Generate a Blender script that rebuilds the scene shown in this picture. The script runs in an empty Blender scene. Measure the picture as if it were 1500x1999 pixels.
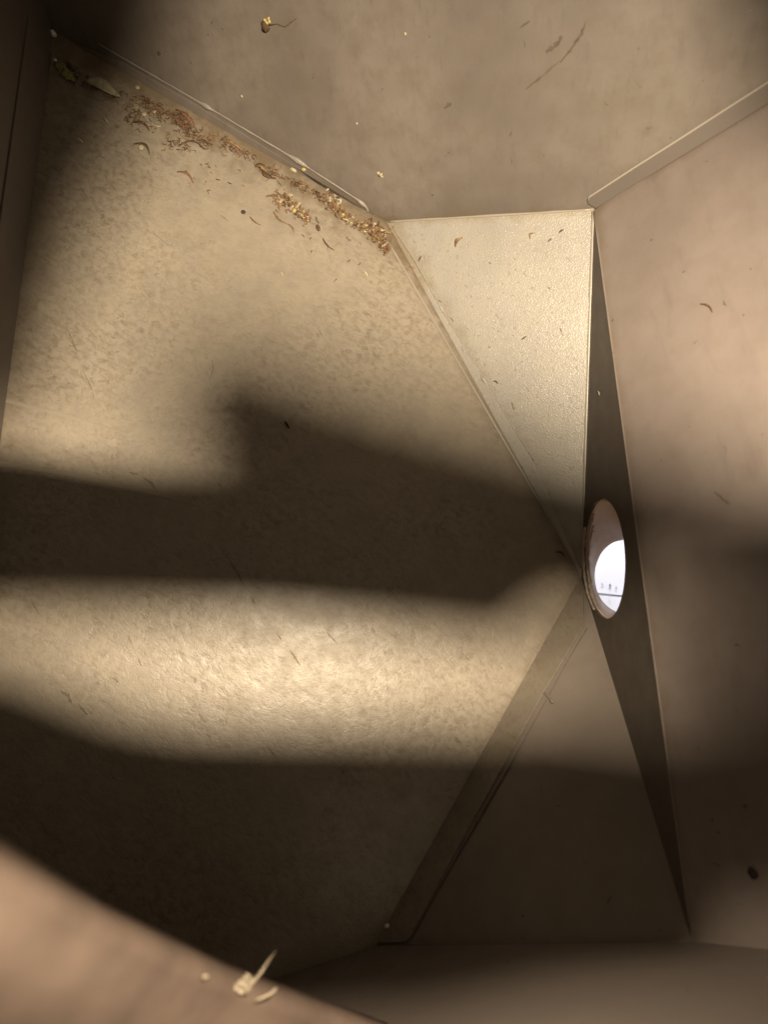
import bpy, bmesh, math, random
import numpy as np
from mathutils import Vector, Matrix, noise

random.seed(7)
sc = bpy.context.scene
col = sc.collection

# ------------------------------------------------------------------ frame of reference
# Local frame "c": x right, y up, z towards the viewer as seen from the phone; W() turns it into world metres (z up).
FPX = 1450.0
UPC = Vector((0.10, -0.36, 0.93)).normalized()                 # world up in the local frame: the phone looks down and a little back
XC = (Vector((1, 0, 0)) - UPC * UPC.x).normalized()
YC = UPC.cross(XC)
ROT = Matrix((XC, YC, UPC))                                    # local -> world rotation
ORIGIN = Vector((0, 0, 0.80))
M4 = Matrix.Translation(ORIGIN) @ ROT.to_4x4()
def Wd(p): return M4 @ Vector(p)

# ------------------------------------------------------------------ camera, world, lamps, exposure
cam = bpy.data.cameras.new('camera')
cam_o = bpy.data.objects.new('camera', cam); col.objects.link(cam_o)
cam_o.matrix_world = M4
cam.sensor_fit = 'VERTICAL'; cam.sensor_height = 36.0
cam.lens = FPX / 1999.0 * 36.0
cam.clip_start = 0.004; cam.clip_end = 50
cam.dof.use_dof = True; cam.dof.focus_distance = 0.57; cam.dof.aperture_fstop = 5.2
sc.camera = cam_o

world = bpy.data.worlds.new('World'); sc.world = world; world.use_nodes = True
world.node_tree.nodes['Background'].inputs[0].default_value = (1.0, 0.80, 0.54, 1)
world.node_tree.nodes['Background'].inputs[1].default_value = 0.12

SRC = Vector((0.040, 0.060, 0.0))                                # the phone's torch, beside its lens
tl = bpy.data.lights.new('torch', 'SPOT'); tl.spot_size = math.radians(105); tl.spot_blend = .8; tl.energy = 32; tl.color = (1.0, 0.83, 0.60); tl.shadow_soft_size = 0.00125
to = bpy.data.objects.new('torch', tl); col.objects.link(to); to.matrix_world = M4 @ Matrix.Translation(SRC) @ Matrix.Rotation(math.radians(-5), 4, 'X') @ Matrix.Rotation(math.radians(3), 4, 'Y')

DAY_POS = Vector((0.23, 0.40, -0.72))                          # daylight reaching the white board outside the outlet
dl = bpy.data.lights.new('daylight', 'AREA'); dl.energy = 0.50; dl.color = (0.98, 0.96, 1.0); dl.size = 0.12; dl.spread = math.radians(50)
do = bpy.data.objects.new('daylight', dl); col.objects.link(do)

sc.view_settings.view_transform = 'Standard'
try: sc.view_settings.look = 'None'
except Exception: pass
sc.view_settings.exposure = 0.0; sc.view_settings.gamma = 1.0
sc.view_settings.use_curve_mapping = False
sc.cycles.use_denoising = True
sc.cycles.max_bounces = 6; sc.cycles.diffuse_bounces = 3; sc.cycles.glossy_bounces = 2

# ------------------------------------------------------------------ planes of the hopper
def ray(u, v): return Vector(((u - 750) / FPX, -(v - 999.5) / FPX, -1.0))
class Plane:
    def __init__(s, a, b, c=None, n=None):
        if n is None: n = (b - a).cross(c - a)
        n = n.normalized()
        if n.dot(a) > 0: n = -n
        s.n = n; s.d = n.dot(a)
    def at(s, u, v, lift=0.0):
        r = ray(u, v); return r * ((s.d + lift) / s.n.dot(r))
def meet(a, b, c):
    m = Matrix((a.n, b.n, c.n)); return m.inverted() @ Vector((a.d, b.d, c.d))

nL = Vector((.15, .19, .96)).normalized()
PL = Plane(ray(1136, 1128) * 0.58, None, n=nL)
P1 = PL.at(755, 433); P3 = PL.at(1136, 1128); P4 = PL.at(738, 1845)
P2 = ray(1160, 409) * .54; P5 = ray(1352, 1838) * .398
PT = Plane(P1, P2, PL.at(190, 110)); PC = Plane(P1, P2, P3); PD = Plane(P2, P5, P3)
PB = Plane(P3, P4, P5); PF = Plane(P4, P5, PL.at(530, 1912)); PR = Plane(P2, P5, PT.at(1500, 200))
PW = Plane(PL.at(97, 105), PL.at(5, 800), ray(0, 300) * .53)
RIM = Plane(Vector((0, 0, -.034)), None, n=Vector((0, 0, 1)))
TRr = meet(PT, PR, RIM); TWr = meet(PT, PW, RIM); TLW = meet(PT, PL, PW)
FRr = meet(PF, PR, RIM); FWr = meet(PF, PW, RIM); FLW = meet(PF, PL, PW)

# ------------------------------------------------------------------ materials
def new_mat(name):
    m = bpy.data.materials.new(name); m.use_nodes = True
    nt = m.node_tree; b = nt.nodes['Principled BSDF']
    return m, nt, b
def N(nt, t, **kw):
    n = nt.nodes.new(t)
    for k, v in kw.items():
        if k in n.inputs: n.inputs[k].default_value = v
        else: setattr(n, k, v)
    return n
def ramp(nt, fac, stops):
    r = nt.nodes.new('ShaderNodeValToRGB'); e = r.color_ramp.elements
    while len(e) < len(stops): e.new(0.5)
    for i, (p, c) in enumerate(stops):
        e[i].position = p; e[i].color = c if len(c) == 4 else (*c, 1)
    nt.links.new(fac, r.inputs[0]); return r.outputs[0]
def mix(nt, fac, a, b, blend='MIX'):
    n = nt.nodes.new('ShaderNodeMix'); n.data_type = 'RGBA'; n.blend_type = blend
    for i, s in ((0, fac), (6, a), (7, b)):
        if hasattr(s, 'node'): nt.links.new(s, n.inputs[i])
        else: n.inputs[i].default_value = s if i == 0 else ((*s, 1) if len(s) == 3 else s)
    return n.outputs[2]
def mapped(nt, scale=(1, 1, 1), rot=0.0, loc=(0, 0, 0)):
    tc = nt.nodes.new('ShaderNodeTexCoord'); mp = nt.nodes.new('ShaderNodeMapping')
    mp.inputs['Scale'].default_value = scale; mp.inputs['Rotation'].default_value = (0, 0, rot); mp.inputs['Location'].default_value = loc
    # rotate first, then stretch
    mp2 = nt.nodes.new('ShaderNodeMapping'); mp2.inputs['Rotation'].default_value = (0, 0, rot); mp2.inputs['Location'].default_value = loc
    nt.links.new(tc.outputs['Object'], mp2.inputs['Vector'])
    mp.inputs['Rotation'].default_value = (0, 0, 0); mp.inputs['Location'].default_value = (0, 0, 0)
    nt.links.new(mp2.outputs[0], mp.inputs['Vector'])
    return mp.outputs[0]
def noi(nt, vec, scale, detail=4, rough=.55, dist=0.0):
    n = N(nt, 'ShaderNodeTexNoise', Scale=scale, Detail=detail, Roughness=rough, Distortion=dist)
    nt.links.new(vec, n.inputs['Vector']); return n.outputs['Fac']
def bump(nt, b, hts):
    prev = None
    for h, strength, dist in hts:
        n = N(nt, 'ShaderNodeBump', Strength=strength, Distance=dist)
        nt.links.new(h, n.inputs['Height'])
        if prev: nt.links.new(prev, n.inputs['Normal'])
        prev = n.outputs[0]
    nt.links.new(prev, b.inputs['Normal'])
def madd(nt, a, op, v):
    n = nt.nodes.new('ShaderNodeMath'); n.operation = op
    for i, s in ((0, a), (1, v)):
        if hasattr(s, 'node'): nt.links.new(s, n.inputs[i])
        else: n.inputs[i].default_value = s
    return n.outputs[0]

TAUPE = (.178, .152, .131)
DARK = (.17, .125, .085)
def paint(name, base=TAUPE, rough=.48, spec=.45, mott=.35, grain=(700, .12, .0006), streak=None, flecks=None, dust=None, peel=0.0, seed=0.0):
    """Taupe powder-coat: mottling, orange-peel relief, dust and scuffs."""
    m, nt, b = new_mat(name)
    v = mapped(nt, loc=(seed, seed * 2, seed))
    big = noi(nt, v, 9, 3, .6); mid = noi(nt, v, 60, 3, .6); fine = noi(nt, v, grain[0], 1, .5)
    c = mix(nt, ramp(nt, big, [(.3, (0, 0, 0)), (.7, (1, 1, 1))]), tuple(x * (1 - .22 * mott) for x in base), tuple(x * (1 + .18 * mott) for x in base))
    c = mix(nt, ramp(nt, mid, [(.42, (0, 0, 0)), (.75, (.55 * mott,) * 3)]), c, tuple(x * y for x, y in zip(base, (.72, .66, .58))))
    hts = [(fine, grain[1], grain[2]), (mid, .10, .001)]
    if dust:                                                   # ochre dust film, patchy
        dn = noi(nt, v, dust[1], 4, .62)
        c = mix(nt, ramp(nt, dn, [(.28, (.25,) * 3), (.62, (dust[2],) * 3)]), c, dust[0])
    if streak:                                                 # soft run marks along one direction
        vs = mapped(nt, (1, streak[1], 1), streak[0])
        sn = noi(nt, vs, streak[2], 3, .65)
        c = mix(nt, ramp(nt, sn, [(.55, (0, 0, 0)), (.78, (streak[3],) * 3)]), c, tuple(x * .55 for x in base))
        hts.append((sn, .18, .0010))
    if flecks:                                                 # scuffed fibres and dark chips
        for (rot, st, scl, lo, hi, amt, dep, kind) in flecks:
            vf = mapped(nt, (1, st, 1), rot, (seed, 0, seed))
            if kind == 'hair':
                rn = nt.nodes.new('ShaderNodeTexNoise'); rn.noise_type = 'RIDGED_MULTIFRACTAL'
                for k_, x_ in (('Scale', scl), ('Detail', 1.0), ('Roughness', .5), ('Distortion', .8), ('Offset', .9), ('Gain', 1.5)): rn.inputs[k_].default_value = x_
                nt.links.new(vf, rn.inputs['Vector'])
                msk = noi(nt, vf, scl * .55, 2, .5)
                fn = madd(nt, rn.outputs['Fac'], 'MULTIPLY', ramp(nt, msk, [(.45, (0, 0, 0)), (.62, (1, 1, 1))]))
            else:
                fn = noi(nt, vf, scl, 3, .62, .6)
            where = ramp(nt, big, [(.36, (.12, .12, .12)), (.60, (1, 1, 1))])
            fa = madd(nt, ramp(nt, fn, [(lo, (0, 0, 0)), (hi, (amt,) * 3)]), 'MULTIPLY', where)
            c = mix(nt, fa, c, (.125, .088, .052))
            hts.append((madd(nt, fn, 'MULTIPLY', -1.0), dep, .0012))
    if peel:
        vo = N(nt, 'ShaderNodeTexVoronoi', Scale=1250.0, feature='SMOOTH_F1'); nt.links.new(v, vo.inputs['Vector'])
        hts.append((vo.outputs['Distance'], peel, .0012))
    nt.links.new(c, b.inputs['Base Color'])
    r = ramp(nt, mid, [(.3, (rough - .06,) * 3), (.7, (rough + .1,) * 3)]); nt.links.new(r, b.inputs['Roughness'])
    b.inputs['Specular IOR Level'].default_value = spec
    bump(nt, b, hts)
    return m

M_T = paint('paint_upper', mott=1.1, streak=(0.15, .3, 150, .38), seed=1.3, rough=.50)
M_R = paint('paint_side', base=(.208, .172, .154), mott=.7, seed=4.1, rough=.55, streak=(1.5, .2, 90, .3))
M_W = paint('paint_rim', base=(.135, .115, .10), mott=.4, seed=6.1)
M_D = paint('paint_outlet_shaded', base=(.088, .072, .060), mott=.2, seed=8.4, rough=.55)  # base darkened to carry the shade of the plate's grazing angle
M_F = paint('paint_lower', base=(.160, .133, .118), mott=.4, seed=3.4, rough=.52)
M_B = paint('paint_slope', base=(.205, .174, .150), mott=.7, seed=5.7, rough=.5)
M_L = paint('paint_floor', base=(.282, .245, .206), mott=.9, rough=.44, spec=.5, seed=2.2, grain=(900, .28, .0005),
            dust=((.345, .297, .228), 45, .75),
            flecks=[(-.95, .55, 300, .8, 1.8, .45, .10, 'hair'), (-.95, .7, 240, .42, .76, .6, .25, 'blot'), (-1.05, .4, 120, .58, .72, .38, .08, 'blot'), (-1.0, .5, 22, .52, .80, .25, .0, 'blot')])
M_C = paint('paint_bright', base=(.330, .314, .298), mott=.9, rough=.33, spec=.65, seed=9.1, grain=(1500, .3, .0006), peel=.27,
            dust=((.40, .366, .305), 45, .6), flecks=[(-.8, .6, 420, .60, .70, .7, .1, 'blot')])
M_CREASE = paint('paint_crease', base=(.31, .268, .212), mott=.5, rough=.42, spec=.5)
M_FL = paint('paint_dusty_flange', base=(.21, .18, .144), mott=1.0, rough=.5, seed=7.7, grain=(650, .4, .0007), flecks=[(-.9, .6, 300, .5, .75, .6, .3, 'blot')])
M_WELD = paint('paint_weld', base=(.27, .24, .21), mott=.3, rough=.38, spec=.6, grain=(900, .3, .001))
M_LIP = paint('paint_edge', base=(.33, .298, .25), mott=.2, rough=.34, spec=.6)

def plain(name, colr, rough=.6, var=.3, scale=400, bstr=.3, spec=.4, sss=0):
    m, nt, b = new_mat(name); v = mapped(nt)
    n = noi(nt, v, scale, 4)
    c = mix(nt, ramp(nt, n, [(.3, (0, 0, 0)), (.7, (1, 1, 1))]), tuple(x * (1 - var) for x in colr), tuple(min(1, x * (1 + var)) for x in colr))
    nt.links.new(c, b.inputs['Base Color']); b.inputs['Roughness'].default_value = rough; b.inputs['Specular IOR Level'].default_value = spec
    bump(nt, b, [(n, bstr, .0008)])
    return m
M_STAIN = plain('stain', (.105, .085, .066), .7, .3, 200, .2)
M_SCUFF = plain('scuff', (.195, .162, .122), .75, .35, 300, .4)
M_SHAVE = plain('wood_shaving', (.22, .140, .068), .55, .5, 300)
M_BARK = plain('bark', (.10, .058, .03), .75, .5, 500)
M_RED = plain('red_bark', (.20, .105, .058), .7, .4, 500)
M_SEED = plain('seed_yellow', (.52, .41, .17), .4, .15, 500, .1)
M_PALE = plain('seed_pale', (.46, .40, .27), .5, .2, 500, .2)
M_STONE = plain('pebble', (.80, .77, .68), .6, .2, 300, .2)
M_MOSS = plain('moss', (.26, .26, .10), .8, .4, 600, .5)
M_LEAF = plain('dry_leaf', (.40, .36, .25), .6, .3, 250, .4)
M_BLACK = plain('black_bit', (.015, .012, .010), .6, .3, 500)
M_GREY = plain('dark_lump', (.05, .042, .034), .8, .4, 500)
M_STRAW = plain('straw', (.75, .64, .48), .45, .15, 500, .2)
M_BAR = plain('bar_paint', (.25, .182, .146), .8, .28, 22, .1)
M_BLOCK = plain('blocker_paint', (.06, .05, .042), .6, .2, 80, .1)
M_BOARD = plain('white_board', (.76, .76, .81), .5, .04, 20, .05)
M_PIPE = paint('paint_pipe', base=(.82, .66, .54), mott=.5, rough=.5, seed=3.9, streak=(1.2, .3, 160, .4))
M_SEAL = plain('sealant', (.40, .33, .28), .5, .25, 300, .5)
M_GAP = plain('dark_gap', (.03, .026, .025), .8)

# ------------------------------------------------------------------ object helpers
def empty(name, loc):
    o = bpy.data.objects.new(name, None); o.empty_display_size = .05; o.matrix_world = Matrix.Translation(loc); col.objects.link(o); return o
def tag(o, label=None, cat=None, group=None, kind=None):
    for k, v in (('label', label), ('category', cat), ('group', group), ('kind', kind)):
        if v: o[k] = v
    return o
MW = {}
def link(name, me, mat, mw, parent=None, smooth=False):
    o = bpy.data.objects.new(name, me); col.objects.link(o)
    if mat: me.materials.clear(); me.materials.append(mat)
    if smooth:
        for p in me.polygons: p.use_smooth = True
    MW[o.name] = mw.copy()
    if parent:
        o.parent = parent
        pm = MW.get(parent.name, None)
        if pm is None: pm = parent.matrix_world.copy()
        o.matrix_parent_inverse = pm.inverted()
    o.matrix_world = mw
    o.matrix_basis = mw
    return o
def frame(pl, origin, xdir=None):
    """World matrix whose local z is the plane's normal and whose local x follows xdir (local frame c)."""
    n = pl.n
    x = Vector(xdir) if xdir is not None else Vector((1, 0, 0))
    x = (x - n * x.dot(n)).normalized(); y = n.cross(x)
    m = Matrix((x, y, n)).transposed().to_4x4(); m.translation = origin
    return M4 @ m
def mesh(name, v, f):
    me = bpy.data.meshes.new(name); me.from_pydata([tuple(a) for a in v], [], f); me.update(); return me
def prism(name, pl, pts, t0, t1, mat, parent, xdir=None, bevel=0):
    """Flat plate on a plane: outline pts (in frame c), from height t0 to t1 along the plane's normal."""
    o = sum(pts, Vector()) / len(pts); mw = frame(pl, o, xdir); inv = mw.inverted()
    loc = [inv @ Wd(p) for p in pts]
    area = sum(loc[i].x * loc[(i + 1) % len(loc)].y - loc[(i + 1) % len(loc)].x * loc[i].y for i in range(len(loc)))
    if area < 0: loc.reverse()
    n = len(loc)
    v = [(p.x, p.y, t1) for p in loc] + [(p.x, p.y, t0) for p in loc]
    f = [list(range(n)), list(range(2 * n - 1, n - 1, -1))] + [[i, i + n, (i + 1) % n + n, (i + 1) % n] for i in range(n)]
    me = mesh(name, v, f)
    if bevel:
        bm = bmesh.new(); bm.from_mesh(me)
        ed = [e for e in bm.edges if all(abs(x.co.z - t1) < 1e-7 for x in e.verts)]
        bmesh.ops.bevel(bm, geom=ed, offset=bevel, segments=3, affect='EDGES', profile=.5)
        bm.to_mesh(me); bm.free()
    return link(name, me, mat, mw, parent)
def grow(pts, edges, amt):
    """Push the outline outwards across chosen edges (i -> i+1) so neighbouring plates overlap behind the seam."""
    c = sum(pts, Vector()) / len(pts); out = []
    n = len(pts)
    for i, p in enumerate(pts):
        q = p.copy()
        for e in (i, (i - 1) % n):
            if e in edges:
                a, b = pts[e], pts[(e + 1) % n]; d = (b - a).normalized()
                w = c - a; w = w - d * w.dot(d); q = q - w.normalized() * amt
        out.append(q)
    return out
def tube_mesh(name, path, radii, seg=8, flat=1.0, up=None, caps=True):
    v, f = [], []
    n = len(path)
    for i, p in enumerate(path):
        t = (path[min(i + 1, n - 1)] - path[max(i - 1, 0)]).normalized()
        a = Vector(up) if up is not None else Vector((0, 0, 1))
        if abs(a.dot(t)) > .95: a = Vector((1, 0, 0))
        a = (a - t * a.dot(t)).normalized(); b = t.cross(a)
        for k in range(seg):
            th = 2 * math.pi * k / seg
            v.append(p + a * (radii[i] * flat * math.cos(th)) + b * (radii[i] * math.sin(th)))
    for i in range(n - 1):
        for k in range(seg):
            f.append([i * seg + k, i * seg + (k + 1) % seg, (i + 1) * seg + (k + 1) % seg, (i + 1) * seg + k])
    if caps: f += [list(range(seg - 1, -1, -1)), list(range((n - 1) * seg, n * seg))]
    return v, f
def tube(name, path, radii, mat, parent, seg=8, flat=1.0, up=None):
    """Tube along path (frame c)."""
    o = path[0].lerp(path[-1], .5)
    v, f = tube_mesh(name, [p - o for p in path], radii, seg, flat, up)
    return link(name, mesh(name, v, f), mat, M4 @ Matrix.Translation(o), parent, True)
def line(a, b, n): return [a.lerp(b, i / (n - 1)) for i in range(n)]
def wob(p, s, k): return noise.noise(Vector(p) * s + Vector((k, k * 1.7, 0)))

# ------------------------------------------------------------------ hopper
t_ = .002
hop = empty('metal_hopper', Wd(meet(PT, PL, PC) + Vector((0, 0, -.01))))
tag(hop, 'taupe painted sheet metal hopper with folded walls sloping to a round outlet', 'hopper')
e_ = .0015
pT = prism('upper_wall', PT, grow([P1, P2, TRr, TWr, TLW], {0, 1, 3, 4}, e_), -t_, 0, M_T, hop, P2 - P1)
tag(pT, 'upper wall with weld line and crumbs stuck to it')
pR = prism('side_wall', PR, grow([P2, P5, FRr, TRr], {1, 3}, e_), -t_, 0, M_R, hop, P5 - P2)
pF = prism('lower_wall', PF, grow([P4, P5, FRr, FWr, FLW], {0, 1, 3, 4}, e_), -t_, 0, M_F, hop, P5 - P4)
pW = prism('end_wall', PW, grow([TLW, FLW, FWr, TWr], {0, 1, 3}, e_), -t_, 0, M_W, hop, FLW - TLW)
pL = prism('floor_plate', PL, grow([P1, P3, P4, FLW, TLW], {0, 1, 2, 3, 4}, e_), -t_, 0, M_L, hop, (1, 0, 0))
tag(pL, 'big dusty scuffed plate striped by bands of shadow')
pC = prism('corner_plate', PC, grow([P1, P2, P3], {0, 1, 2}, e_), -t_, 0, M_C, hop, P2 - P1)
tag(pC, 'pale pebbled plate catching the torch light')
pB = prism('slope_plate', PB, grow([P3, P4, P5], {0, 1, 2}, e_), -t_, 0, M_B, hop, P5 - P4)

def grime(mat, panel, lines):
    """Dirt that has settled along a seam of this panel: (end, end, width in m, colour, amount, noise scale)."""
    nt = mat.node_tree; b = nt.nodes['Principled BSDF']; src = b.inputs['Base Color'].links[0].from_socket
    inv_ = MW[panel.name].inverted(); cen = Vector((0, 0, 0))
    tc = nt.nodes.new('ShaderNodeTexCoord')
    for (a, c_, wid, colr, amt, scl) in lines:
        A, C_ = inv_ @ Wd(a), inv_ @ Wd(c_); d = (C_ - A).normalized(); nn = Vector((-d.y, d.x, 0))
        if nn.dot(cen - A) < 0: nn = -nn
        dp = nt.nodes.new('ShaderNodeVectorMath'); dp.operation = 'DOT_PRODUCT'; dp.inputs[1].default_value = nn
        nt.links.new(tc.outputs['Object'], dp.inputs[0])
        dist = madd(nt, madd(nt, dp.outputs['Value'], 'SUBTRACT', nn.dot(A)), 'DIVIDE', wid)
        ns = noi(nt, tc.outputs['Object'], scl, 3, .65)
        k = madd(nt, madd(nt, ns, 'MULTIPLY', 1.9), 'SUBTRACT', dist)
        src = mix(nt, ramp(nt, k, [(.25, (0, 0, 0)), (1.0, (amt,) * 3)]), src, colr)
    nt.links.new(src, b.inputs['Base Color'])
BRN = (.125, .086, .048)
grime(M_L, pL, [(P1, TLW, .042, BRN, .85, 60), (P1, TLW, .08, (.22, .172, .118), .3, 30), (P1, P3, .012, BRN, .45, 60), (P4, P3, .012, BRN, .4, 60), (TLW, FLW, .035, BRN, .35, 30)])
grime(M_C, pC, [(P1, P3, .020, (.25, .20, .125), .7, 55), (P1, P2, .008, (.24, .18, .10), .5, 80)])
grime(M_T, pT, [(P1, TLW, .012, BRN, .6, 70), (P2, P1, .008, BRN, .4, 70)])
grime(M_R, pR, [(P2, TRr, .008, BRN, .35, 60), (P2, P5, .010, BRN, .35, 45)])
grime(M_B, pB, [(P4, P3, .03, BRN, .4, 50), (P4, P5, .008, BRN, .4, 60)])

# outlet plate with its round hole
HC = PD.at(1178, 1090); HR = 117.0 / FPX * abs(HC.z)
mwD = frame(PD, HC, Vector((0, 1, 0))); inv = mwD.inverted()
outer = [inv @ Wd(p) for p in grow([P2, P5, P3], {1, 2}, e_)]
bm = bmesh.new()
NS = 64
ring = [bm.verts.new((HR * math.cos(2 * math.pi * k / NS), HR * math.sin(2 * math.pi * k / NS), 0)) for k in range(NS)]
ov = [bm.verts.new((p.x, p.y, 0)) for p in outer]
ed = [bm.edges.new((ring[k], ring[(k + 1) % NS])) for k in range(NS)] + [bm.edges.new((ov[k], ov[(k + 1) % 3])) for k in range(3)]
bmesh.ops.triangle_fill(bm, use_beauty=True, use_dissolve=False, edges=ed)
for fc in [f for f in bm.faces if f.calc_center_median().xy.length < HR * .97]: bm.faces.remove(fc)
for fc in bm.faces:
    if fc.normal.z < 0: fc.normal_flip()
ex = bmesh.ops.extrude_face_region(bm, geom=list(bm.faces))
bmesh.ops.translate(bm, verts=[g for g in ex['geom'] if isinstance(g, bmesh.types.BMVert)], vec=(0, 0, -t_))
bmesh.ops.recalc_face_normals(bm, faces=list(bm.faces))
me = bpy.data.meshes.new('outlet_plate'); bm.to_mesh(me); bm.free()
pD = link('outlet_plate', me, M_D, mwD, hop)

# outlet pipe: from the hole to a rounder mouth further out
xa = (Vector((0, 1, 0)) - PD.n * PD.n.y).normalized(); ya = PD.n.cross(xa)
FC = ray(1216, 1125) * (abs(HC.z) + .075); FR = 72.0 / FPX * abs(FC.z)
rv = ray(1216, 1130).normalized()
fn = (Matrix.Rotation(math.radians(-40), 3, Vector((0, 1, 0))) @ (-rv)).normalized()
if fn.x > 0: fn = (Matrix.Rotation(math.radians(40), 3, Vector((0, 1, 0))) @ (-rv)).normalized()
xb = (Vector((0, 1, 0)) - fn * fn.y).normalized(); yb = fn.cross(xb)
v, f = [], []
NR = 14
for j in range(NR):
    s = j / (NR - 1)
    for k in range(96):
        th = 2 * math.pi * k / 96
        a = HC - PD.n * .0019 + xa * (HR * math.cos(th)) + ya * (HR * math.sin(th))
        b = FC + xb * (FR * math.cos(th)) + yb * (FR * math.sin(th))
        p = a.lerp(b, s)
        v.append(p - HC)
for j in range(NR - 1):
    for k in range(96): f.append([j * 96 + k, j * 96 + (k + 1) % 96, (j + 1) * 96 + (k + 1) % 96, (j + 1) * 96 + k])
me = mesh('outlet_pipe', v, f)
sol = None
pipe = link('outlet_pipe', me, M_PIPE, M4 @ Matrix.Translation(HC), hop, True)
md = pipe.modifiers.new('wall', 'SOLIDIFY'); md.thickness = .0015; md.offset = 0
tag(pipe, 'short painted outlet pipe with daylight at its mouth')
# rough sealant ridges inside the pipe's left wall, and round its rim
def pipe_pt(s, th, inn=0.0):
    a = HC - PD.n * .0019 + xa * (HR * math.cos(th)) + ya * (HR * math.sin(th))
    b = FC + xb * (FR * math.cos(th)) + yb * (FR * math.sin(th))
    p = a.lerp(b, s); c = HC.lerp(FC, s); return p + (c - p).normalized() * inn
def th_of(u, v):                                               # angle of the hole-rim point nearest to a pixel
    best = min(range(720), key=lambda k: (lambda q: (750 - FPX * q.x / q.z - u) ** 2 + (999.5 + FPX * q.y / q.z - v) ** 2)(pipe_pt(0, k * math.pi / 360)))
    return best * math.pi / 360
tl_, tm_, tb_ = th_of(1160, 1000), th_of(1142, 1090), th_of(1165, 1195)
def arc(t0, t1, n):
    d = (t1 - t0 + math.pi) % (2 * math.pi) - math.pi
    return [t0 + d * i / (n - 1) for i in range(n)]
full = arc(tl_, tm_, 22) + arc(tm_, tb_, 22)[1:]
for q, (s0, am, rr) in enumerate([(.02, .01, .0011), (.07, .04, .0008), (.13, .06, .0007), (.20, .10, .0006)]):
    sub = full[q * 2: len(full) - q * 4]
    path = [pipe_pt(max(.004, s0 + am * wob((i * .13, q, 0), 1.0, q * 3.1)), th, .0004) for i, th in enumerate(sub)]
    tube('sealant_ridge', path, [rr * 1.5 * (.6 + .8 * abs(wob((i * .5, 0, q), 1, 5.0))) + .0002 for i in range(len(path))], M_SEAL, pipe, 6)
for (u, v0, du) in ((1163, 1012, .25), (1165, 1045, .33), (1166, 1082, .36)):      # curled drips of sealant
    th = th_of(u - 14, v0)
    path = [pipe_pt(du + .09 * math.sin(i * .7), th + .016 * i + .02 * math.cos(i * .9), .0003) for i in range(8)]
    tube('sealant_drip', path, [.0006 * math.sin(math.pi * (i + .6) / 8.2) + .0002 for i in range(8)], M_SEAL, pipe, 6)
path = [pipe_pt(.02 + .96 * i / 9, th_of(1146, 1140) + .10 * math.sin(i / 9 * 1.4), .0002) for i in range(10)]
tube('pipe_seam', path, [.00055] * 10, M_GAP, pipe, 6)
# bead round the outside of the hole, left side
ths = arc(th_of(1150, 1030), th_of(1162, 1192), 40)
path = [HC + PD.n * .0006 + (xa * math.cos(th) + ya * math.sin(th)) * (HR + .0004 + .0009 * wob((i * .3, 1, 2), 1, 9)) for i, th in enumerate(ths)]
tube('sealant_bead', path, [.0011 + .0007 * wob((i * .45, 3, 1), 1, 2.2) for i in range(40)], M_SEAL, pD, 7)

# flanges and welds
def strip(name, pl, quad, h, mat, parent, bevel=.0007, end_round=None):
    pts = [pl.at(u, v) for u, v in quad]
    return prism(name, pl, pts, -.0005, h, mat, parent, pts[1] - pts[0], bevel)
# tongue of the floor plate welded onto the upper wall
fl = strip('flange', PT, [(150, 87), (240, 121), (400, 214), (570, 318), (700, 400), (716, 411), (721, 420), (716, 428), (752, 432), (455, 262)], .0012, M_T, pT, .0005)
def weld(name, pl, pxs, r0, mat, parent, blobs=(), lift=.0012, n=90, seed=0.0):
    pts = [pl.at(u, v, lift) for u, v in pxs]
    seg = []
    L_ = [0.0]
    for a, b in zip(pts, pts[1:]): L_.append(L_[-1] + (b - a).length)
    for i in range(n):
        d = L_[-1] * i / (n - 1); k = max(j for j in range(len(pts) - 1) if L_[j] <= d + 1e-9)
        seg.append(pts[k].lerp(pts[k + 1], (d - L_[k]) / max(1e-9, L_[k + 1] - L_[k])))
    rad = []
    for i, p in enumerate(seg):
        r = r0 * (1 + .7 * wob((i * .21, seed, 0), 1, seed))
        u = 750 - FPX * p.x / p.z; v_ = 999.5 + FPX * p.y / p.z
        for (bu, bv, br, bw) in blobs:
            dd = math.hypot(u - bu, v_ - bv); r += br * math.exp(-(dd / bw) ** 2) * (1 + .4 * wob((i * .8, 2, seed), 1, 1))
        seg[i] = p + Vector((wob((i * .4, 5, seed), 1, 3), wob((i * .4, 7, seed), 1, 4), 0)) * r0 * .25
        rad.append(r)
    return tube(name, seg, rad, mat, parent, 9, .8, pl.n)
weld('weld_bead', PT, [(190, 84), (245, 117), (400, 206), (575, 310), (700, 391), (718, 407), (719, 416)], .00075, M_WELD, pT,
     [(402, 207, .0017, 13), (577, 313, .0018, 15), (590, 322, .0012, 9), (706, 397, .0014, 12)], seed=1.0)
# tongue at the right-hand seam
strip('flange', PT, [(1156, 400), (1149, 396), (1147, 389), (1153, 382), (1500, 160), (1760, -6), (1800, 5), (1500, 202), (1166, 405)], .0022, M_W, pT, .0009)
tube('flange_edge', [PT.at(u, v, .0022) for u, v in [(1149, 392), (1152, 384), (1240, 327), (1330, 270), (1420, 212), (1500, 161), (1700, 33)]], [.0006, .0007, .0007, .0007, .0007, .0007, .0007], M_LIP, pT, 6)
# tongue on the bright plate
fc_ = strip('flange', PC, [(757, 437), (766, 442), (810, 512), (860, 600), (945, 742), (1040, 897), (1128, 1096), (1134, 1118)], .0010, M_C, pC, .0004)
weld('weld_bead', PC, [(767, 442), (812, 512), (862, 601), (946, 743), (1042, 898)], .00035, M_C, pC,
     [(859, 602, .0012, 7), (945, 741, .0013, 7), (770, 452, .0010, 10)], lift=.0009, seed=3.0)
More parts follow.
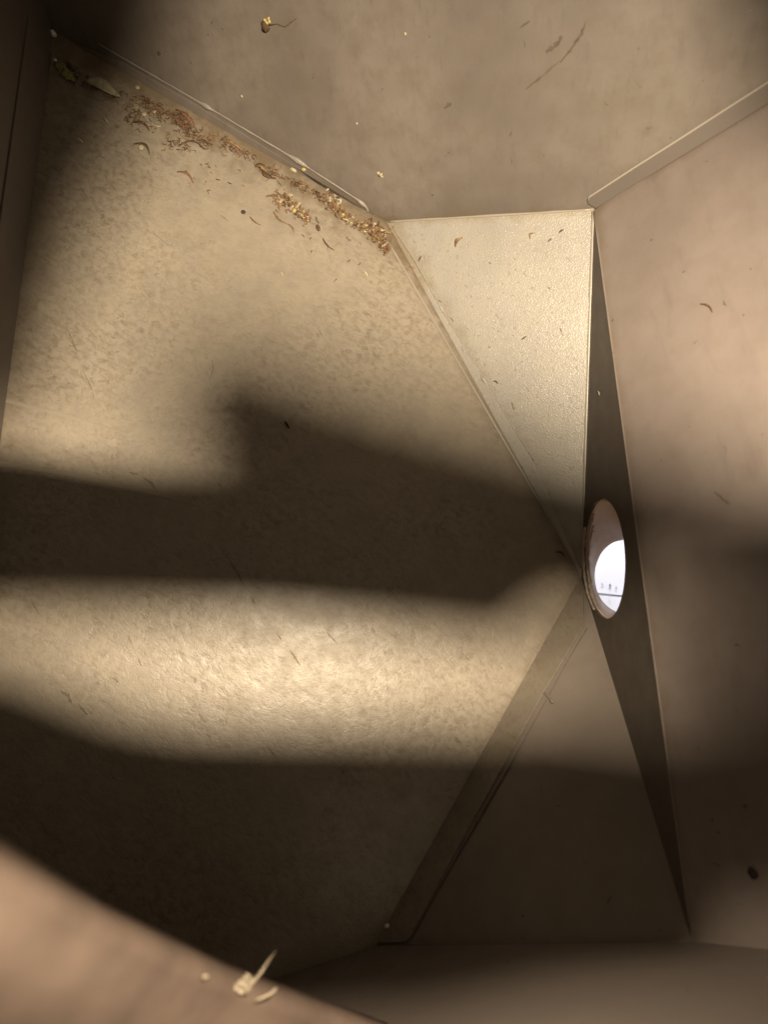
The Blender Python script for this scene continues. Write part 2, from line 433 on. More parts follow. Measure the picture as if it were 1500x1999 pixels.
# tongue on the lower slope plate
strip('flange', PB, [(735, 1838), (742, 1843), (792, 1842), (805, 1826), (876, 1690), (978, 1508), (1062, 1356), (1142, 1222), (1140, 1150), (1134, 1132)], .0014, M_FL, pB, .0005)
tube('flange_edge', [PB.at(u, v, .0006) for u, v in [(806, 1829), (850, 1748), (905, 1652), (940, 1592), (986, 1512), (1020, 1452), (1073, 1356), (1110, 1288), (1147, 1226)]],
     [.0002, .0003, .0005, .0006, .0004, .0002, .0002, .0002, .0002], M_STAIN, pB, 6)
weld('weld_bead', PB, [(1064, 1352), (1074, 1362), (1080, 1372)], .0010, M_B, pB, lift=.0012, n=12, seed=6.0)
weld('weld_bead', PB, [(742, 1838), (790, 1838), (806, 1822)], .0008, M_B, pB, lift=.0012, n=24, seed=7.0)
# tongue on the end wall
aW, bW = PL.at(97, 105), PL.at(5, 800)
def onW(p, k): return p + (PW.n.cross(bW - aW)).normalized() * k
up_w = PW.n.cross(bW - aW).normalized()
if up_w.z < 0: up_w = -up_w
prism('flange', PW, [aW, bW.lerp(aW, -.5), bW.lerp(aW, -.5) + up_w * .035, aW + up_w * .035], -.0005, .0016, M_W, pW, bW - aW, .0006)
# rounded bends along the seams
def bend(a, b, r, mat, parent, out=0.0, n=24):
    tube('folded_edge', [p + Vector((0, 0, out)) for p in line(a, b, n)], [r * (1 + .5 * wob((i * .6, 0, 0), 1, r * 900)) for i in range(n)], mat, parent, 8)
bend(PL.at(757, 470), PL.at(1130, 1110), .0011, M_LIP, pC)
bend(P1 + (P2 - P1) * .01, P2, .0010, M_LIP, pC)
bend(P2.lerp(P3, .005), P2.lerp(P3, .80), .0014, M_LIP, pC)
bend(PL.at(742, 1838), PL.at(1128, 1142), .0009, M_B, pB)
bend(P2.lerp(P5, .004), P2.lerp(P5, .98), .0007, M_R, pR)
bend(P4, P5, .0008, M_F, pF)
bend(PT.at(1164, 409), PT.at(1650, 103), .0009, M_R, pR)
# long pressed creases in the floor plate
for pts, r in (([(-60, 884), (0, 906), (120, 924), (270, 958), (400, 990), (520, 1012), (640, 1040)], .0026), ([(-60, 764), (15, 783), (110, 806), (230, 842), (350, 880), (520, 932)], .0022)):
    P = [PL.at(u, v, -.0005) for u, v in pts]; Q = []
    for a, b in zip(P, P[1:]): Q += line(a, b, 8)[:-1]
    Q.append(P[-1]); n = len(Q)
    tube('pressed_crease', Q, [r * min(1, (n - 1 - i) / (n * .6) + .1) for i in range(n)], M_CREASE, pL, 12, .34, PL.n)

# ------------------------------------------------------------------ unseen slats beside the lens, added and shaped to cast the shadow bands
blocker = empty('shadow_blocker', Wd((SRC.x, .05, -.03)))
tag(blocker, 'dark unseen slats beside the lens, added to cast the shadow bands', 'blocker')
ZS = -.030
PBLOCK = Plane(Vector((0, 0, ZS)), None, n=Vector((0, 0, 1)))
def unseen_slat(name, pts, z=ZS, th=.0016):
    pl = Plane(Vector((0, 0, z)), None, n=Vector((0, 0, 1)))
    return prism(name, pl, [Vector((x / 1000, y / 1000, z)) for x, y in pts], -th, 0, M_BLOCK, blocker, (1, 0, 0))
X0, X1 = -230, 300
def rnd(cx, cy, r, a0, a1, n=8): return [(cx + r * math.cos(math.radians(a0 + (a1 - a0) * i / n)), cy + r * math.sin(math.radians(a0 + (a1 - a0) * i / n))) for i in range(n + 1)]
SHX = SRC.x * 1000 * .945
def tow(pts, k): return [(SRC.x * 1000 + (max(X0, min(X1, x + SHX)) - SRC.x * 1000) * k, SRC.y * 1000 + (y - SRC.y * 1000) * k) for x, y in pts]
K1 = 1.1
unseen_slat('unseen_slat', tow([(X0, 55.0), (-15.5, 55.0), (-5, 54.8), (3, 54.6), (7, 55.4), (5.2, 57.8), (-3.0, 58.2), (-7.2, 57.8), (-15.5, 59.1), (X0, 60.6)], K1), ZS * K1)
K5 = .6
unseen_slat('unseen_slat', tow([(X0, 52.1), (-15.5, 52.1), (-5, 52.0), (3, 51.4), (4.8, 51.2), (5.8, 51.8), (6.8, 52.8), (8, 53.0), (9.5, 52.2), (9.5, 56.5), (-15.5, 57.0), (X0, 57.0)], K5), ZS * K5)
K2 = .33
unseen_slat('shadow_tab', tow([(12, 59.0), (9, 60.1), (5.2, 61.2), (-2, 63.3)] + rnd(-6.8, 62.1, 2.7, 65, 190) + [(-9.0, 59.2), (-9.0, 56.8), (-9.4, 52.8), (2, 53.0), (5.0, 54.2), (9, 54.8), (12, 54.4)], K2), ZS * K2)  # added rounded piece out of view, shaped to throw the wedge shadow
K3 = .26
unseen_slat('unseen_slat', tow([(9.0, 51.8), (14, 50.2), (20, 49.6), (X1, 49.6), (X1, 56.6), (20, 56.8), (14, 57.6), (9.0, 58.4)], K3), ZS * K3)
unseen_slat('unseen_slat', tow([(X0, 36.4), (1, 34.8), (6, 35.8), (12.5, 36.0), (13.5, 40.0), (11, 46.0), (7, 47.0), (2, 47.2), (-9, 47.2), (-11.5, 47.6), (-13.4, 48.2), (-15, 48.9), (-17, 49.5), (X0, 49.5)], .6), ZS * .6)
K4 = .21
unseen_slat('unseen_slat', tow([(9, 34.6), (X1, 34.6), (X1, 48.0), (20, 48.0), (12, 47.4), (9, 46.8)], K4), ZS * K4)
unseen_slat('shadow_rail', tow([(X0, 60.5), (-16.2, 60.5), (-14.8, 65), (-12.8, 70), (-11.0, 73.2), (-9.8, 77), (-9.4, 84), (-9.4, 140), (X0, 140)], .5), ZS * .5)  # added edge pieces out of view, shading the two upper corners
unseen_slat('shadow_rail', tow([(19, 72.5), (16.5, 75), (15.2, 78), (14.4, 84), (14.2, 140), (X1, 140), (X1, 72.5)], .4), ZS * .4)
for k in range(3): unseen_slat('unseen_slat', [(X0, -34 - 13 * k), (X1, -34 - 13 * k), (X1, -26 - 13 * k), (X0, -26 - 13 * k)])

# ------------------------------------------------------------------ blurred bar in the foreground
B0 = ray(-420, 1480) * .150; B1 = ray(0, 1686) * .175; B2 = ray(240, 1815) * .225; B3 = ray(480, 1928) * .300; B4 = ray(760, 2026) * .375
bar = empty('brace_bar', Wd(B4)); tag(bar, 'out of focus brown painted bar crossing the lower left corner', 'bar')
top = [B0, B1, B2, B3, B4, B4 + (B4 - B3) * .9]
v, f = [], []
prof = []
for i, p in enumerate(top):
    t = (top[min(i + 1, 5)] - top[max(i - 1, 0)]).normalized()
    dn = Vector((-.45, -.85, .0)); dn = (dn - t * dn.dot(t)).normalized(); bk = t.cross(dn).normalized()
    if bk.z > 0: bk = -bk
    R_ = .006
    sect = [(.10, .0)] + [(R_ - R_ * math.sin(a), R_ - R_ * math.cos(a)) for a in [math.pi / 2 * k / 6 for k in range(7)]] + [(0, .012), (.10, .012)]
    for (a, b) in sect: v.append(p + dn * a + bk * b - B3)
ns = 10
for i in range(5):
    for k in range(ns): f.append([i * ns + k, i * ns + (k + 1) % ns, (i + 1) * ns + (k + 1) % ns, (i + 1) * ns + k])
f += [list(range(ns)), list(range(6 * ns - 1, 5 * ns - 1, -1))]
me = mesh('bar_body', v, f)
bm = bmesh.new(); bm.from_mesh(me); bmesh.ops.recalc_face_normals(bm, faces=bm.faces); bm.to_mesh(me); bm.free()
link('bar_body', me, M_BAR, M4 @ Matrix.Translation(B3), bar, True)

# straw caught on the bar
SK = 1.275                                                      # distance scale to the bar's rim
def rays(pts): return [ray(u, v) * (d * SK) for u, v, d in pts]
st = empty('straw_tuft', Wd(ray(480, 1930) * .232 * SK)); tag(st, 'pale frayed straw tuft caught on the blurred bar, with one upright stalk', 'straw')
tube('stalk', rays([(472, 1942, .234), (490, 1922, .236), (510, 1898, .240), (527, 1872, .246), (540, 1855, .25)]), [.0002, .0005, .0007, .0006, .0002], M_STRAW, st, 6, .5)
tube('stalk', rays([(486, 1928, .235), (506, 1902, .239), (524, 1876, .245)]), [.0003, .0004, .0002], M_STRAW, st, 6, .5)
for k, pts in enumerate([[(460, 1920), (468, 1932), (482, 1936), (490, 1928)], [(456, 1926), (470, 1938), (484, 1938)], [(470, 1930), (474, 1912), (482, 1902), (487, 1906), (488, 1924)],
                         [(476, 1932), (480, 1916), (478, 1906)], [(462, 1930), (474, 1922), (486, 1930), (478, 1942)], [(466, 1916), (476, 1926), (480, 1940)], [(490, 1934), (484, 1920), (492, 1912)], [(458, 1934), (468, 1926), (470, 1914)]]):
    tube('fibre', rays([(u, v_, .233 - .0008 * (k % 3) + .0006 * i_) for i_, (u, v_) in enumerate(pts)]), [.00025 + .00025 * ((i_ + k) % 3) for i_ in range(len(pts))], M_STRAW, st, 5, .6)
s2 = tube('straw_sliver', rays([(500, 1952, .233), (515, 1947, .234), (529, 1940, .236), (538, 1931, .238), (541, 1929, .239)]), [.0002, .0004, .0006, .0007, .0003], M_STRAW, None, 6, .5)
tag(s2, 'short curved straw sliver lying right of the tuft on the bar', 'straw')
s3 = tube('straw_crumb', rays([(394, 1909, .212), (400, 1907, .211), (407, 1905, .212)]), [.0003, .0006, .0003], M_STRAW, None, 6)
tag(s3, 'tiny pale straw crumb lying left of the tuft on the bar', 'straw')

# ------------------------------------------------------------------ white board outside the outlet
bd = empty('white_board', Wd(ray(1185, 1160) * .92)); tag(bd, 'bluish white boarding seen in daylight through the outlet pipe', 'board')
PBD = Plane(ray(1200, 1160) * .84, None, n=Vector((-.35, .25, .9)))
prism('board', PBD, [PBD.at(u, v) for u, v in [(900, 760), (1600, 760), (1600, 1188), (1200, 1160.4), (1160, 1156.4), (900, 1133)]], -.01, 0, M_BOARD, bd, (1, 0, 0))
prism('board', PBD, [PBD.at(u, v) for u, v in [(900, 1139), (1160, 1160.2), (1200, 1164.4), (1600, 1196), (1600, 1600), (900, 1600)]], -.01, .001, M_BOARD, bd, (1, 0, 0))
prism('backing', PBD, [PBD.at(u, v, -.012) for u, v in [(900, 760), (1600, 760), (1600, 1600), (900, 1600)]], -.02, -.012, M_GAP, bd, (1, 0, 0))
for (u, v_, r) in ((1177, 1141, .0009), (1192, 1143, .0012), (1204, 1147, .0007), (1191, 1168, .0009), (1192, 1173, .0008)):
    pp = PBD.at(u, v_)
    prism('mark', PBD, [pp + Vector((r * math.cos(a) * .7, r * math.sin(a) * 1.3, 0)) for a in [k * math.pi / 3 for k in range(6)]], 0, .0022, M_GREY if v_ < 1160 else M_STONE, bd, (1, 0, 0))
do.matrix_world = Matrix.Translation(Wd(DAY_POS))
tgt = Wd(PBD.at(1195, 1130)); dirv = (tgt - Wd(DAY_POS)).normalized()
do.matrix_world = Matrix.Translation(Wd(DAY_POS)) @ dirv.to_track_quat('-Z', 'Y').to_matrix().to_4x4()

# ------------------------------------------------------------------ loose debris
def blob(name, pl, u, v, rx, ry, rz, ang, mat, seed=0, lift=None, rough=.25, sub=2, parent=None):
    me = bpy.data.meshes.new(name); bm = bmesh.new(); bmesh.ops.create_icosphere(bm, subdivisions=sub, radius=1)
    for q in bm.verts:
        k = 1 + rough * noise.noise(q.co * 1.6 + Vector((seed * 3.3, seed, 1)))
        q.co = Vector((q.co.x * rx * k, q.co.y * ry * k, q.co.z * rz * k))
    bm.to_mesh(me); bm.free()
    p = pl.at(u, v, rz * .75 if lift is None else lift)
    mw = frame(pl, p, (math.cos(math.radians(ang)), math.sin(math.radians(ang)), 0))
    return link(name, me, mat, mw, parent, True)
def ribbon_geo(p0, p1, w, curl, lift, pl, n=7, seed=0):
    """A thin curled shaving between two points of a plane, lifted off it in the middle."""
    d = p1 - p0; side = pl.n.cross(d).normalized(); L_ = d.length
    v, f = [], []
    for i in range(n):
        s = i / (n - 1)
        c = p0 + d * s + side * (curl * L_ * math.sin(math.pi * s)) + pl.n * (.0004 + lift * math.sin(math.pi * s) + .0006 * abs(wob((s * 3, seed, 0), 1, seed)))
        ww = w * (.35 + .65 * math.sin(math.pi * min(1, max(0, s * .9 + .08)))) * (1 + .4 * wob((s * 5, seed, 3), 1, 1))
        tw = 1.1 * wob((s * 2, seed, 9), 1, 2)
        a = side * math.cos(tw) + pl.n * math.sin(tw)
        th = pl.n * math.cos(tw) - side * math.sin(tw)
        v += [c - a * ww, c + a * ww, c + a * ww + th * .0004, c - a * ww + th * .0004]
    for i in range(n - 1):
        for k in range(4): f.append([i * 4 + k, i * 4 + (k + 1) % 4, (i + 1) * 4 + (k + 1) % 4, (i + 1) * 4 + k])
    f += [[3, 2, 1, 0], [(n - 1) * 4 + k for k in range(4)]]
    return v, f
def ribbon(name, pl, a, b, w, curl, lift, mat, seed=0):
    p0, p1 = pl.at(*a), pl.at(*b); v, f = ribbon_geo(p0, p1, w, curl, lift, pl, 8, seed)
    o = p0.lerp(p1, .5)
    return link(name, mesh(name, [q - o for q in v], f), mat, M4 @ Matrix.Translation(o), None, True)

G_SEED = 'loose seeds in the hopper'; G_SH = 'bark and wood slivers on the floor plate'
def T_(o, label, cat, group=None): return tag(o, label, cat, group)
# dry leaf in the dark corner
lv, lf = [], []
pa, pb = PL.at(166, 160, .004), PL.at(236, 189, .004); dd = pb - pa; sd = PL.n.cross(dd).normalized()
for i in range(11):
    s = i / 10; w = .0045 * math.sin(math.pi * s) ** .8 * (1.2 - .4 * s) + .0002
    for k in (-1, -.5, 0, .5, 1):
        lv.append(pa + dd * s + sd * (w * k + .0015 * math.sin(s * 5)) + PL.n * (.0018 * abs(k) + .0025 * math.sin(s * 3)))
for i in range(10):
    for k in range(4): lf.append([i * 5 + k, i * 5 + k + 1, i * 5 + k + 6, i * 5 + k + 5])
leaf = link('dry_leaf', mesh('dry_leaf', [q - pa for q in lv], lf), M_LEAF, M4 @ Matrix.Translation(pa), None, True)
leaf.modifiers.new('body', 'SOLIDIFY').thickness = .0004
T_(leaf, 'narrow grey green dry leaf lying in the dark upper left corner', 'leaf')
T_(blob('pebble', PW, 104, 66, .0022, .0042, .002, 15, M_STONE, 1), 'tall pale pebble, topmost in the dark upper left corner', 'pebble', 'pebbles in the dark corner')
T_(blob('pebble', PW, 109, 93, .0033, .0033, .0022, 40, M_STONE, 2), 'round white pebble below the tall one in the dark corner', 'pebble', 'pebbles in the dark corner')
T_(blob('pebble', PL, 107, 117, .0016, .0014, .001, 0, M_STONE, 3), 'small grey pebble between the white pebble and the moss', 'pebble', 'pebbles in the dark corner')
T_(blob('moss_clump', PL, 134, 147, .0055, .0035, .003, -30, M_MOSS, 4, rough=.9, sub=3), 'olive green moss clump in the dark upper left corner', 'moss')
T_(blob('moss_clump', PL, 119, 132, .0035, .0040, .0025, 20, M_MOSS, 11, rough=.9, sub=3), 'darker moss lump left of the olive green clump', 'moss')
seeds = [(PL, 268, 171, .0020, .0016, 'pale seed beside the tip of the dry leaf', M_PALE), (PL, 281, 223, .0022, .0018, 'pale seed, left one of the pair above the curled husk', M_PALE),
         (PL, 302, 219, .0018, .0016, 'pale seed, right one of the pair above the curled husk', M_PALE), (PL, 268, 210, .0013, .0012, 'tiny pale seed upper left of the seed pair', M_PALE),
         (PL, 275, 288, .0026, .0024, 'pale seed sitting on a dark crumb on the upper floor plate', M_PALE),
         (PL, 575, 411, .0020, .0018, 'bright yellow seed on the brown shavings patch', M_SEED), (PL, 592, 414, .0011, .0015, 'small cream seed right of the yellow seed on the shavings patch', M_PALE),
         (PL, 670, 420, .0018, .0019, 'bright yellow seed near the seam, left of the big shavings pile', M_SEED), (PT, 684, 411, .0017, .0015, 'round tan seed on the flange above the yellow one', M_PALE),
         (PT, 573, 332, .0032, .0018, 'pale pointed husk on the flange below the middle weld blob', M_PALE), (PT, 593, 331, .0021, .0016, 'yellow oval seed on the flange beside the pale husk', M_SEED),
         (PL, 680, 375, .0010, .0010, 'tan speck of seed on the seam', M_PALE)]
for i, (pl, u, v_, a, b, lab, mt) in enumerate(seeds[:-1]):
    T_(blob('seed', pl, u, v_, a, b, min(a, b) * .8, -30 if i == 9 else 20 * i, mt, i, rough=.12), lab, 'seed', G_SEED)
# crumbs on the upper wall
fcx = empty('dried_flower', Wd(PT.at(520, 46))); tag(fcx, 'dried yellow flower bit with a thin stem stuck to the upper wall', 'flower')
blob('flower_head', PT, 518, 50, .0030, .0042, .0028, 0, M_BARK, 5, rough=.8, parent=fcx)
for k, (u, v_) in enumerate(((517, 39), (524, 36), (526, 42), (521, 44))): blob('petal', PT, u, v_, .0015, .0010, .0010, 40 * k, M_SEED, k, lift=.0045, rough=.4, parent=fcx)
tube('stem', [PT.at(u, v_, .0006) for u, v_ in [(522, 50), (540, 47), (556, 53), (568, 44), (580, 35)]], [.0004, .0004, .0003, .0003, .0001], M_BARK, fcx, 5)
cr = empty('husk_crumb', Wd(PT.at(742, 340))); tag(cr, 'small tan husk crumb stuck to the upper wall above the pale plate', 'crumb')
for k, (u, v_, r) in enumerate(((739, 338, .0012), (744, 341, .0013), (746, 345, .0009), (741, 343, .0008))): blob('husk', PT, u, v_, r * 1.3, r, r, 50 * k, M_PALE if k < 3 else M_BARK, k, rough=.6, parent=cr)
for (u, v_, r, lab, mt) in ((310, 104, .0011, 'tiny brown speck on the upper wall near its dark corner', M_BARK), (472, 188, .0009, 'tiny pale speck on the upper wall right of the first weld blob', M_PALE),
                            (697, 241, .0007, 'tiny pale speck in the middle of the upper wall', M_PALE), (792, 66, .0008, 'tiny tan speck near the top of the upper wall', M_PALE), (490, 287, .0005, 'tiny dark speck just above the weld line', M_BLACK)):
    T_(blob('speck', PT, u, v_, r, r * 1.3, r, 30, mt, u), lab, 'speck', 'specks on the upper wall')
# slivers, twigs and curls on the floor plate
sl = [((260, 240), (292, 256), .0012, .2, .001, M_BARK, 'dark curled bark chip on the floor plate below the seed pair', 'bark_chip'),
      ((294, 240), (314, 248), .0009, -.2, .001, M_PALE, 'pale curled husk right of the dark bark chip', 'husk'),
      ((152, 270), (162, 280), .0004, 0, .0003, M_STRAW, 'thin straw sliver, lower left of two by the dark corner', 'straw'),
      ((203, 231), (211, 240), .0004, 0, .0003, M_STRAW, 'thin straw sliver, upper right of two by the dark corner', 'straw'),
      ((262, 282), (292, 302), .0010, .3, .001, M_BARK, 'dark crumb shaving under the pale seed on the upper floor plate', 'bark_chip'),
      ((343, 215), (378, 250), .0018, .1, .002, M_RED, 'reddish bark strip at the seam left of the long stick', 'bark_chip'),
      ((432, 273), (474, 296), .0013, .08, .0012, M_SHAVE, 'long golden bark stick lying on the seam', 'stick'),
      ((350, 285), (400, 292), .0009, .25, .001, M_BARK, 'curved thin bark strip below the reddish strip', 'bark_chip'),
      ((346, 336), (378, 358), .0011, .2, .001, M_RED, 'brown curl with a pale bit left of the seam', 'bark_chip'),
      ((498, 324), (520, 336), .0026, .1, .0025, M_SHAVE, 'chunky tan wood chip at the seam', 'wood_chip'),
      ((512, 326), (538, 350), .0018, -.3, .002, M_BARK, 'dark bark chip beside the chunky tan one at the seam', 'bark_chip'),
      ((582, 357), (607, 377), .0010, .18, .0012, M_SHAVE, 'thin curved bark strip on the seam below the flange seeds', 'bark_chip'),
      ((616, 374), (625, 388), .0014, 0, .0015, M_BARK, 'short dark bark bit right of the thin curved strip', 'bark_chip'),
      ((520, 384), (538, 402), .0014, .5, .001, M_RED, 'reddish ring shaped curl left of the shavings patch', 'bark_chip'),
      ((488, 424), (509, 440), .0005, -.12, .0005, M_RED, 'thin dark twig curl left of the forked golden one', 'twig'),
      ((534, 414), (566, 440), .0007, -.15, .0006, M_SHAVE, 'forked golden fibre below the shavings patch', 'fibre'),
      ((562, 438), (575, 456), .0006, .1, .0005, M_SHAVE, 'short lower end of golden fibre below the shavings patch', 'fibre'),
      ((630, 466), (652, 489), .0006, -.12, .0006, M_BARK, 'thin dark curved twig below the seam on the floor plate', 'twig'),
      ((556, 823), (565, 837), .0009, 0, .0004, M_BLACK, 'black sliver lying alone in the shadow on the floor plate', 'sliver'),
      ((548, 530), (552, 540), .0006, 0, .0004, M_PALE, 'tiny pale husk on the bare upper floor plate', 'husk'),
      ((708, 530), (718, 540), .0008, .1, .0005, M_PALE, 'tiny golden husk near the pale plate edge', 'husk')]
for i, (a, b, w, cu, li, mt, lab, nm) in enumerate(sl):
    T_(ribbon(nm, PL, a, b, w, cu, li, mt, i * 1.37), lab, nm.replace('_', ' '), G_SH)
T_(blob('dark_crumb', PL, 475, 414, .0020, .0019, .0005, 0, M_GREY, 8), 'round dark crumb left of the shavings patch', 'crumb')
T_(blob('dark_crumb', PL, 621, 445, .0019, .0032, .0004, 15, M_BARK, 9), 'flat brown crumb right of the shavings patch', 'crumb')
cl = [(PC, (890, 482), (904, 464), .0013, .2, .0012, M_SHAVE, 'golden brown husk on the pale plate near its top edge', 'husk'),
      (PC, (1036, 466), (1045, 455), .0008, .4, .0006, M_SHAVE, 'small tan curl on the pale plate, right of the husk', 'curl'),
      (PC, (1093, 455), (1102, 449), .0006, .1, .0005, M_BARK, 'tiny brown sliver at the pale plate upper right', 'sliver'),
      (PC, (782, 523), (812, 526), .0007, .1, .0005, M_SHAVE, 'golden smear of fibre across the pale plate flange', 'fibre'),
      (PC, (1019, 663), (1029, 656), .0005, 0, .0004, M_BARK, 'thin brown sliver in the middle of the pale plate', 'sliver'),
      (PC, (818, 510), (824, 500), .0005, 0, .0004, M_BARK, 'short dark sliver above the golden smear on the pale plate', 'sliver'),
      (PC, (964, 744), (973, 749), .0005, .2, .0004, M_BARK, 'dark crumb near the lower weld dot of the pale plate', 'crumb'),
      (PD, (1170, 763), (1173, 772), .0005, .2, .0004, M_PALE, 'tiny pale sliver on the dark outlet plate', 'sliver'),
      (PR, (1370, 594), (1393, 610), .0006, .15, .0003, M_BARK, 'faint brown fibre on the side wall', 'fibre'),
      (PL, (1084, 1078), (1103, 1087), .0008, .2, .0006, M_BARK, 'dark fibre on the floor plate tip beside the outlet', 'fibre')]
for i, (pl, a, b, w, cu, li, mt, lab, nm) in enumerate(cl):
    T_(ribbon(nm, pl, a, b, w, cu, li, mt, i * 2.11 + 40), lab, nm)
T_(blob('dark_plug', PR, 1471, 1705, .0022, .0030, .0018, 20, M_BLACK, 3), 'small black plug on the shaded side wall at lower right', 'plug')
T_(blob('pebble', PB, 756, 1808, .0022, .0017, .0015, 0, M_STONE, 6), 'pale pebble on the flange corner in the dark lower part', 'pebble')
T_(blob('dirt_plug', PL, 1134, 1103, .0020, .0030, .0015, 30, M_BLACK, 12, rough=.9, sub=3), 'black dirt stuck in the corner beside the outlet rim', 'dirt')

# heaps of shavings too many to count
def heap(name, label, spots, seed, thin=1.0, pal=(0, 0, 0, 1, 2, 3)):
    rg = random.Random(seed); V, F_, mi = [], [], []
    o = PL.at(spots[0][0], spots[0][1])
    for (u, v_, su, sv, n, ang, ln, hh) in spots:
        for k in range(n):
            a = math.radians(ang); x, y = rg.gauss(0, su), rg.gauss(0, sv)
            uu, vv = u + x * math.cos(a) - y * math.sin(a), v_ + x * math.sin(a) + y * math.cos(a)
            d = rg.uniform(0, 2 * math.pi) if rg.random() < .6 else a + rg.uniform(-.5, .5); l = ln * rg.uniform(.35, 1.0)
            base = max(0, hh * (1 - abs(x) / (su * 2 + .1)) * rg.random())
            p0, p1 = PL.at(uu, vv, base), PL.at(uu + l * math.cos(d), vv + l * math.sin(d), base)
            # keep clear of the upper wall
            for q in (p0, p1):
                g = PT.n.dot(q) - PT.d
                if g < .001: q += PT.n * (.001 - g)
            g, h = ribbon_geo(p0, p1, rg.uniform(.0003, .0011) * thin, rg.uniform(-.5, .5), rg.uniform(0, .0012), PL, 5, rg.random() * 50)
            b0 = len(V); V += [q - o for q in g]; F_ += [[i + b0 for i in fc] for fc in h]; mi += [rg.choice(pal)] * len(h)
    me = mesh(name, V, F_); ob = link(name, me, None, M4 @ Matrix.Translation(o), None)
    for m in (M_SHAVE, M_BARK, M_PALE, M_RED): me.materials.append(m)
    for p, i in zip(me.polygons, mi): p.material_index = i
    tag(ob, label, 'wood shavings', None, 'stuff'); return ob
heap('wood_shavings', 'golden heap of fine wood shavings in the corner under the upper wall', [(738, 458, 9, 7, 110, 60, 14, .006), (752, 484, 9, 3.5, 50, 75, 10, .003), (704, 440, 9, 4, 45, 30, 11, .003), (718, 446, 8, 5, 50, 35, 11, .004)], 3)
heap('wood_shavings', 'smaller shavings cluster at the seam around a yellow seed', [(655, 405, 13, 5, 90, 50, 11, .003), (678, 425, 8, 4, 40, 45, 9, .002)], 4)
heap('wood_shavings', 'brown shavings patch on the floor plate below the seam', [(570, 400, 18, 5, 90, 45, 11, .0012), (595, 425, 8, 5, 60, 55, 9, .0015), (545, 398, 9, 4, 25, 40, 10, .0005)], 5)
heap('wood_shavings', 'scattered brown fibres strewn along the upper seam', [(300, 212, 26, 6, 90, 35, 15, .001), (352, 236, 16, 5, 110, 33, 15, .0015), (385, 268, 22, 6, 70, 30, 17, .0008), (460, 292, 24, 4, 60, 33, 14, .0006), (530, 336, 12, 4, 40, 36, 14, .001), (590, 368, 24, 2.5, 50, 34, 11, .0008), (265, 225, 18, 12, 50, 45, 14, .0006), (630, 392, 16, 3, 40, 38, 10, .0008), (400, 320, 60, 18, 25, 35, 10, .0003), (640, 470, 50, 25, 16, 50, 9, .0002), (200, 172, 22, 6, 50, 35, 13, .001), (140, 140, 14, 7, 50, 40, 10, .002), (345, 285, 14, 6, 30, 20, 12, .0005)], 6, .42, (0, 1, 1, 1, 3, 3))
# stains and scuffs worn into the paint
def patch(name, pl, pts, w, mat, parent, seed):
    P = [pl.at(u, v_, .00012) for u, v_ in pts]; Q = []
    for a, b in zip(P, P[1:]): Q += line(a, b, 6)[:-1]
    Q.append(P[-1]); n = len(Q); o = Q[0]; V = []; F_ = []
    for i, p in enumerate(Q):
        t = (Q[min(i + 1, n - 1)] - Q[max(i - 1, 0)]).normalized(); sd_ = pl.n.cross(t)
        s_ = i / (n - 1); ww = w * math.sin(math.pi * min(.97, max(.05, s_))) ** .5
        V += [p - o + sd_ * ww * (.7 + 1.1 * wob((i * .7, seed, 0), 1, 2)), p - o - sd_ * ww * (.7 + 1.1 * wob((i * .7, 0, seed), 1, 4)), p - o + pl.n * .00008]
    for i in range(n - 1):
        a = i * 3; F_ += [[a, a + 2, a + 5, a + 3], [a + 2, a + 1, a + 4, a + 5]]
    return link(name, mesh(name, V, F_), mat, M4 @ Matrix.Translation(o), parent)
for k, (pts, w) in enumerate([([(1026, 175), (1060, 148), (1095, 118)], .0009), ([(1095, 122), (1118, 92), (1136, 66), (1146, 40)], .0013), ([(1066, 102), (1082, 92), (1098, 70)], .0020), ([(868, 212), (876, 204), (882, 202)], .0016), ([(996, 268), (1000, 256)], .0008), ([(1015, 55), (1035, 40)], .0010)]):
    patch('stain', PT, pts, w, M_STAIN, pT, k * 1.9)
for k, (pts, w) in enumerate([([(130, 640), (142, 668), (150, 690)], .0011), ([(160, 722), (172, 744), (180, 762)], .0010), ([(228, 612), (236, 618), (242, 620)], .0012), ([(410, 740), (416, 720), (414, 702)], .0007), ([(276, 930), (292, 940), (308, 960)], .0016), ([(252, 922), (270, 926)], .0013), ([(376, 968), (382, 976)], .0012),
                              ([(490, 1166), (498, 1180)], .0009), ([(540, 1236), (550, 1250)], .0010), ([(566, 1268), (576, 1284), (586, 1300)], .0012), ([(250, 1240), (256, 1256)], .0011), ([(268, 1284), (276, 1300)], .0010), ([(152, 1374), (162, 1386), (170, 1396)], .0016), ([(118, 1350), (132, 1356), (140, 1376)], .0022), ([(186, 1332), (196, 1336)], .0012), ([(220, 1322), (232, 1332)], .0012), ([(370, 1320), (382, 1326), (380, 1334)], .0010), ([(638, 1234), (660, 1258)], .0006), ([(390, 1395), (402, 1412)], .0009), ([(520, 1454), (540, 1480)], .0010), ([(404, 1432), (412, 1442)], .0009), ([(620, 640), (632, 660)], .0006), ([(300, 455), (330, 480)], .0008), ([(690, 560), (715, 585)], .0006), ([(430, 420), (446, 432)], .0009), ([(60, 1170), (76, 1200)], .0013), ([(440, 1080), (462, 1116), (478, 1146)], .0012)]):
    patch('scuff', PL, pts, w * .7, M_SCUFF, pL, k * 2.3)
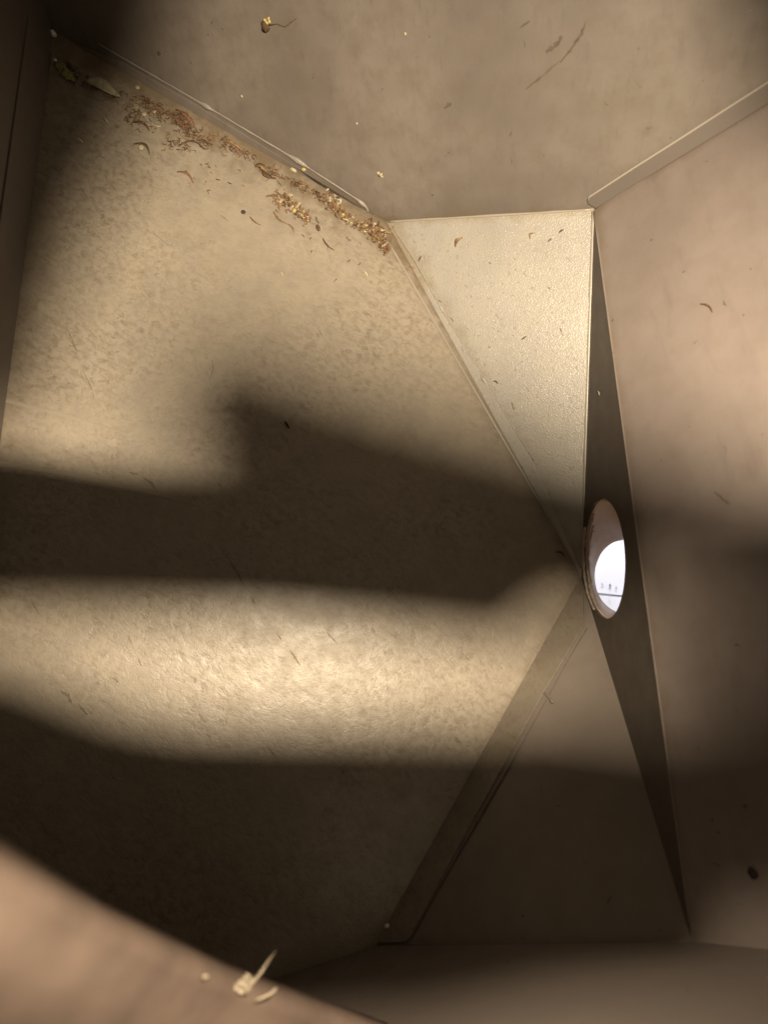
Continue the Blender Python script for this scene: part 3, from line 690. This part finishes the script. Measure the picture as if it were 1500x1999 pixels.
for k, (pts, w) in enumerate([([(1070, 472), (1078, 465)], .0008), ([(1100, 655), (1094, 640)], .0006), ([(760, 505), (770, 515)], .0009), ([(855, 585), (862, 590)], .0006), ([(1000, 785), (1004, 800)], .0008), ([(880, 620), (886, 628)], .0006), ([(955, 512), (960, 516)], .0006), ([(1070, 560), (1076, 566)], .0006)]):
    patch('stain', PC, pts, w, M_STAIN, pC, k * 3.1)
for k, (pts, w) in enumerate([([(1270, 470), (1275, 467)], .0008), ([(1333, 531), (1338, 530)], .0007), ([(1356, 672), (1362, 664)], .0006), ([(1452, 1570), (1458, 1578)], .0014), ([(1390, 1600), (1394, 1604)], .0010), ([(1300, 305), (1330, 290)], .0010), ([(1395, 960), (1425, 985)], .0007)]):
    patch('stain', PR, pts, w, M_STAIN, pR, k * 1.3)
rgm = random.Random(21)
for (pl, par, box, n) in ((PR, pR, (1210, 1490, 260, 1780), 26), (PT, pT, (330, 1400, 20, 400), 26), (PB, pB, (900, 1300, 1320, 1820), 12), (PF, pF, (700, 1480, 1870, 1990), 6), (PD, pD, (1190, 1200, 620, 900), 3)):
    for k in range(n):
        u, v_ = rgm.uniform(*box[:2]), rgm.uniform(*box[2:]); a = rgm.uniform(0, 6.28); L_ = rgm.choice((3, 4, 5, 7, 12, 18))
        if pl is PR and u < 1185 + (v_ - 409) * .133 + 20: continue
        if pl is PT and v_ > 95 + (u - 190) * .57 - 60: continue
        if pl is PB and (u < 1145 - (v_ - 1222) * .555 + 30 or u > 1155 + (v_ - 1200) * .30 - 15): continue
        patch('stain', pl, [(u, v_), (u + L_ * .5 * math.cos(a), v_ + L_ * .5 * math.sin(a)), (u + L_ * math.cos(a + .4), v_ + L_ * math.sin(a + .4))], rgm.uniform(.0002, .0007) if L_ > 6 else rgm.uniform(.0004, .0009), M_STAIN, par, k * 1.7)
tube('flange_line', [PC.at(u, v_, .0004) for u, v_ in [(768, 446), (812, 514), (862, 603), (946, 745), (1042, 900)]], [.0003, .00045, .00045, .00045, .0003], M_SCUFF, pC, 6)
